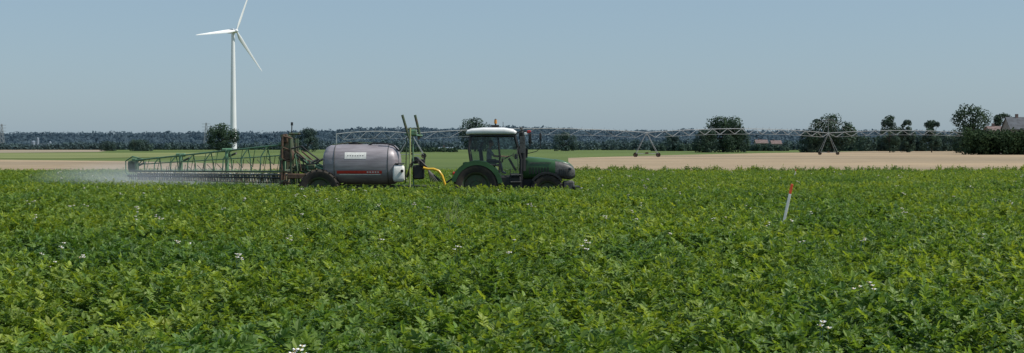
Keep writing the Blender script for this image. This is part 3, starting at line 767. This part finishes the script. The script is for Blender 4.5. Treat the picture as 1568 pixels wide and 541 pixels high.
tree(1234,1311,175,620,.16,5,low=.04); tree(1222,1262,199,640,.22,25,low=.02)
tree(1346,1379,173,640,.16,6,low=.1)
tree(1376,1402,180,650,.18,7,low=.05)
tree(1411,1442,181,640,.18,8,low=.05)
tree(1454,1526,160,560,.1,9,low=.04)
tree(1519,1552,169,570,.14,10,low=.05)
tree(196,236,214,900,.28,11,'bush',low=.03); tree(150,180,216,950,.32,21,'bush',low=.03)
tree(845,885,203,900,.32,30,low=.03)
tree(1015,1042,206,900,.32,31,low=.03)

def mass(name,pts,n,size,haze,seed,c1=(.016,.034,.012),c2=(.048,.08,.026),sq=.9,sc=.15,trans=.25):
    rg=np.random.default_rng(seed); cs=np.array([p[:3] for p in pts]);rs=np.array([p[3] for p in pts])
    V,Fq=cloud(cs,rs,n,size,rg,sq)
    return npmesh(name,V,Fq,[foliage(name+'_leaves',c1,c2,sc,haze=haze,trans=trans,spec=.05)])
rg=np.random.default_rng(5)
pts=[]
for i in range(110):
    px=1480+i*1.6; Y=440+rg.uniform(-6,6); top=CH+(226-rg.uniform(195,203))/F*Y; r=rg.uniform(1.6,2.6)
    x=(px-784)/F*Y
    for z in(top-r,top*.5,1.5): pts.append((x,Y,z,r))
mass('hedge',pts,14000,.5,.04,41)
def belt(name,Y,px0,px1,ytop,yvar,step,n,size,haze,seed,gap=.0):
    rg=np.random.default_rng(seed); pts=[]; px=px0
    while px<px1:
        u=vnoise(np.array([px*.018]),np.array([seed*3.3]),seed)[0]
        if u>gap:
            YY=Y+rg.uniform(-25,25); top=CH+(226-(ytop+yvar*(1-2*u)+rg.uniform(-1.2,1.2)))/F*YY; r=min(top*.5,rg.uniform(3.0,6.5)*Y/1500)
            for z in(top-r,(top-r)*.5,r*.4): pts.append(((px-784)/F*YY,YY,max(z,.5),r))
        px+=step*rg.uniform(.5,1.5)
    mass(name,pts,n,size,haze,seed)
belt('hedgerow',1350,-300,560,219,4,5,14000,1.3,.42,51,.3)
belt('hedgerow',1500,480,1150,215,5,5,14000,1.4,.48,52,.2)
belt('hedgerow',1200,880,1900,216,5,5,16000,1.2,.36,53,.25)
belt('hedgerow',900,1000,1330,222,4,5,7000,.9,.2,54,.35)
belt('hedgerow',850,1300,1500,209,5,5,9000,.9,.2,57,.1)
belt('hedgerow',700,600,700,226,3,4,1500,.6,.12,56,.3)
hx_=[-600,0,150,310,420,510,560,620,700,760,850,900,1000,1060,1150,1220,1300,1400,1568,2200]
hy_=[204,203,203,202,202,199,196,195.5,197,193,195,199,200,198,200,199,199,200,202,204]
nx,ny=160,10; V=[];Fq=[]
Ys=np.linspace(1650,2700,ny); pxs=np.linspace(-600,2200,nx)
def hillz(px,Y):
    zr=CH+(226-np.interp(px,hx_,hy_))*2550/F-11; t=np.clip((Y-1650)/850,0,1); return zr*(t*t*(3-2*t))-1*(1-t)
for j,Y in enumerate(Ys):
    for i,px in enumerate(pxs): V.append(((px-784)/F*2550*(.75+.25*j/(ny-1)),Y,hillz(px,Y)))
for j in range(ny-1):
    for i in range(nx-1): Fq.append((j*nx+i,j*nx+i+1,(j+1)*nx+i+1,(j+1)*nx+i))
HM=foliage('hill_vegetation',(.03,.05,.03),(.07,.09,.05),.006,trans=0,haze=.5,spec=.05)  # hill colours include painted distance haze
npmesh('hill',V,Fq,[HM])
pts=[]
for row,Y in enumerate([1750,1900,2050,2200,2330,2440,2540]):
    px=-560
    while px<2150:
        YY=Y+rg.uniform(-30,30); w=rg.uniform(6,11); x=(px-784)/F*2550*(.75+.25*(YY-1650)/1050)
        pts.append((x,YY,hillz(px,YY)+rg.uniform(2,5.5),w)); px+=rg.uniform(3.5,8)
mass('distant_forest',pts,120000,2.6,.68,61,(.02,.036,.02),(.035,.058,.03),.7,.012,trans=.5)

# ---------------------------------------------------------------- buildings
def house(name,px0,px1,pe,pr,Y,depth,wk,rk,wins=3):
    e=empty(name); x0=(px0-784)/F*Y; x1=(px1-784)/F*Y; ze=CH+(226-pe)/F*Y; zr=CH+(226-pr)/F*Y
    b=MB(); b.box(((x0+x1)/2,Y+depth/2,ze/2),(x1-x0,depth,ze),wk); 
    b.add([(x0,Y,ze),(x0,Y+depth,ze),(x0,Y+depth/2,zr-.1),(x1,Y,ze),(x1,Y+depth,ze),(x1,Y+depth/2,zr-.1)],[[0,1,2],[3,5,4]],wk); b.obj('walls',e,smooth=False)
    b=MB(); o=.4
    for s in(0,1):
        ya=Y-o if s==0 else Y+depth+o; ym=Y+depth/2; zz=ze-.25
        b.add([(x0-o,ya,zz),(x1+o,ya,zz),(x1+o,ym,zr),(x0-o,ym,zr),(x0-o,ya,zz-.15),(x1+o,ya,zz-.15),(x1+o,ym,zr-.15),(x0-o,ym,zr-.15)],[[0,1,2,3],[4,7,6,5],[0,4,5,1],[0,3,7,4],[1,5,6,2]],rk)
    b.box((x0+(x1-x0)*.3,Y+depth/2,zr+.3),(.9,.7,1.4),'tile'); b.obj('roof',e,smooth=False)
    b=MB()
    for i in range(wins):
        x=x0+(x1-x0)*(i+.5)/wins
        b.box((x,Y-.02,ze*.6),(1.1,.1,1.3),'win')
        b.box((x,Y-.05,ze*.6-.75),(1.3,.12,.1),'stake')
    b.obj('windows',e,smooth=False)
house('farmhouse',1548,1600,197,179,470,9,'wall','roof',4)
house('farm_outbuilding',1517,1547,200,193,500,8,'wall','tile',3)
house('village_house',1158,1176,219,214,1050,10,'wall','tile',3)
house('village_house',1182,1197,220,215,1080,10,'wall','tile',3)
house('farm_shed',672,695,227.5,225.5,820,12,'stake','fwhite',5)
e=empty('factory'); b=MB()
for px0,px1,pt in((48,55,217),(56,60,212),(62,72,220),(75,79,218),(80,92,223)):
    Y=1450; x0=(px0-784)/F*Y;x1=(px1-784)/F*Y; z=CH+(226-pt)/F*Y
    if px1-px0<8:
        b.tube(((x0+x1)/2,Y,0),((x0+x1)/2,Y,z),(x1-x0)/2,k='fwhite',n=20); b.tube(((x0+x1)/2,Y,z),((x0+x1)/2,Y,z+1),(x1-x0)/2,.3,'fwhite',20)
    else:
        b.box(((x0+x1)/2,Y+8,z/2),(x1-x0,16,z),'fwhite'); 
        for i in range(3): b.box((x0+(x1-x0)*(i+.5)/3,Y-.1,2),(1.6,.3,3),'grey')
b.obj('silos_and_halls',e)
def pylon(px,ptop,Y):
    e=empty('power_pylon'); b=MB(); x=(px-784)/F*Y; H=CH+(226-ptop)/F*Y
    for sx in(-1,1):
        for sy in(-1,1): b.tube((x+sx*3,Y+sy*3,0),(x+sx*.5,Y+sy*.5,H),.35,.2,'steel',4)
    for i in range(6):
        t=i/6;t2=(i+1)/6; w=3-2.5*t;w2=3-2.5*t2
        b.tube((x-w,Y,H*t),(x+w2,Y,H*t2),.2,k='steel',n=4); b.tube((x+w,Y,H*t),(x-w2,Y,H*t2),.2,k='steel',n=4)
    for q in(.72,.84,.95): b.tube((x-5,Y,H*q),(x+5,Y,H*q),.25,k='steel',n=4)
    b.obj('lattice',e)
pylon(3,190,1600); pylon(316,188,1650); pylon(323,192,2300)

# ---------------------------------------------------------------- light, sky, camera
el=R(52); az=R(100)
sd=Vector((math.sin(az)*math.cos(el),math.cos(az)*math.cos(el),math.sin(el)))
L=bpy.data.lights.new('sun','SUN'); L.energy=4.4; L.angle=R(.5); L.color=(1,.95,.87)
lo=bpy.data.objects.new('sun',L); S.collection.objects.link(lo); lo.rotation_euler=sd.to_track_quat('Z','Y').to_euler()
w=bpy.data.worlds.new('World'); S.world=w; w.use_nodes=True; nt=w.node_tree; bg=nt.nodes['Background']
sk=N(nt,'ShaderNodeTexSky'); sk.sky_type='NISHITA'; sk.sun_disc=False; sk.sun_elevation=el; sk.sun_rotation=az; sk.dust_density=1.0; sk.ozone_density=2.0; sk.air_density=1.0
mxs=N(nt,'ShaderNodeMixRGB'); mxs.inputs[0].default_value=.6; mxs.inputs[2].default_value=(3.0,4.4,5.7,1)
nt.links.new(sk.outputs[0],mxs.inputs[1]); nt.links.new(mxs.outputs[0],bg.inputs['Color']); bg.inputs['Strength'].default_value=.1
c=bpy.data.cameras.new('camera'); co=bpy.data.objects.new('camera',c); S.collection.objects.link(co); S.camera=co
co.location=(0,0,CH); co.rotation_euler=(R(90)-math.atan(44.5/F),0,0); c.lens=36*F/1568; c.sensor_width=36; c.clip_end=20000; c.clip_start=.1
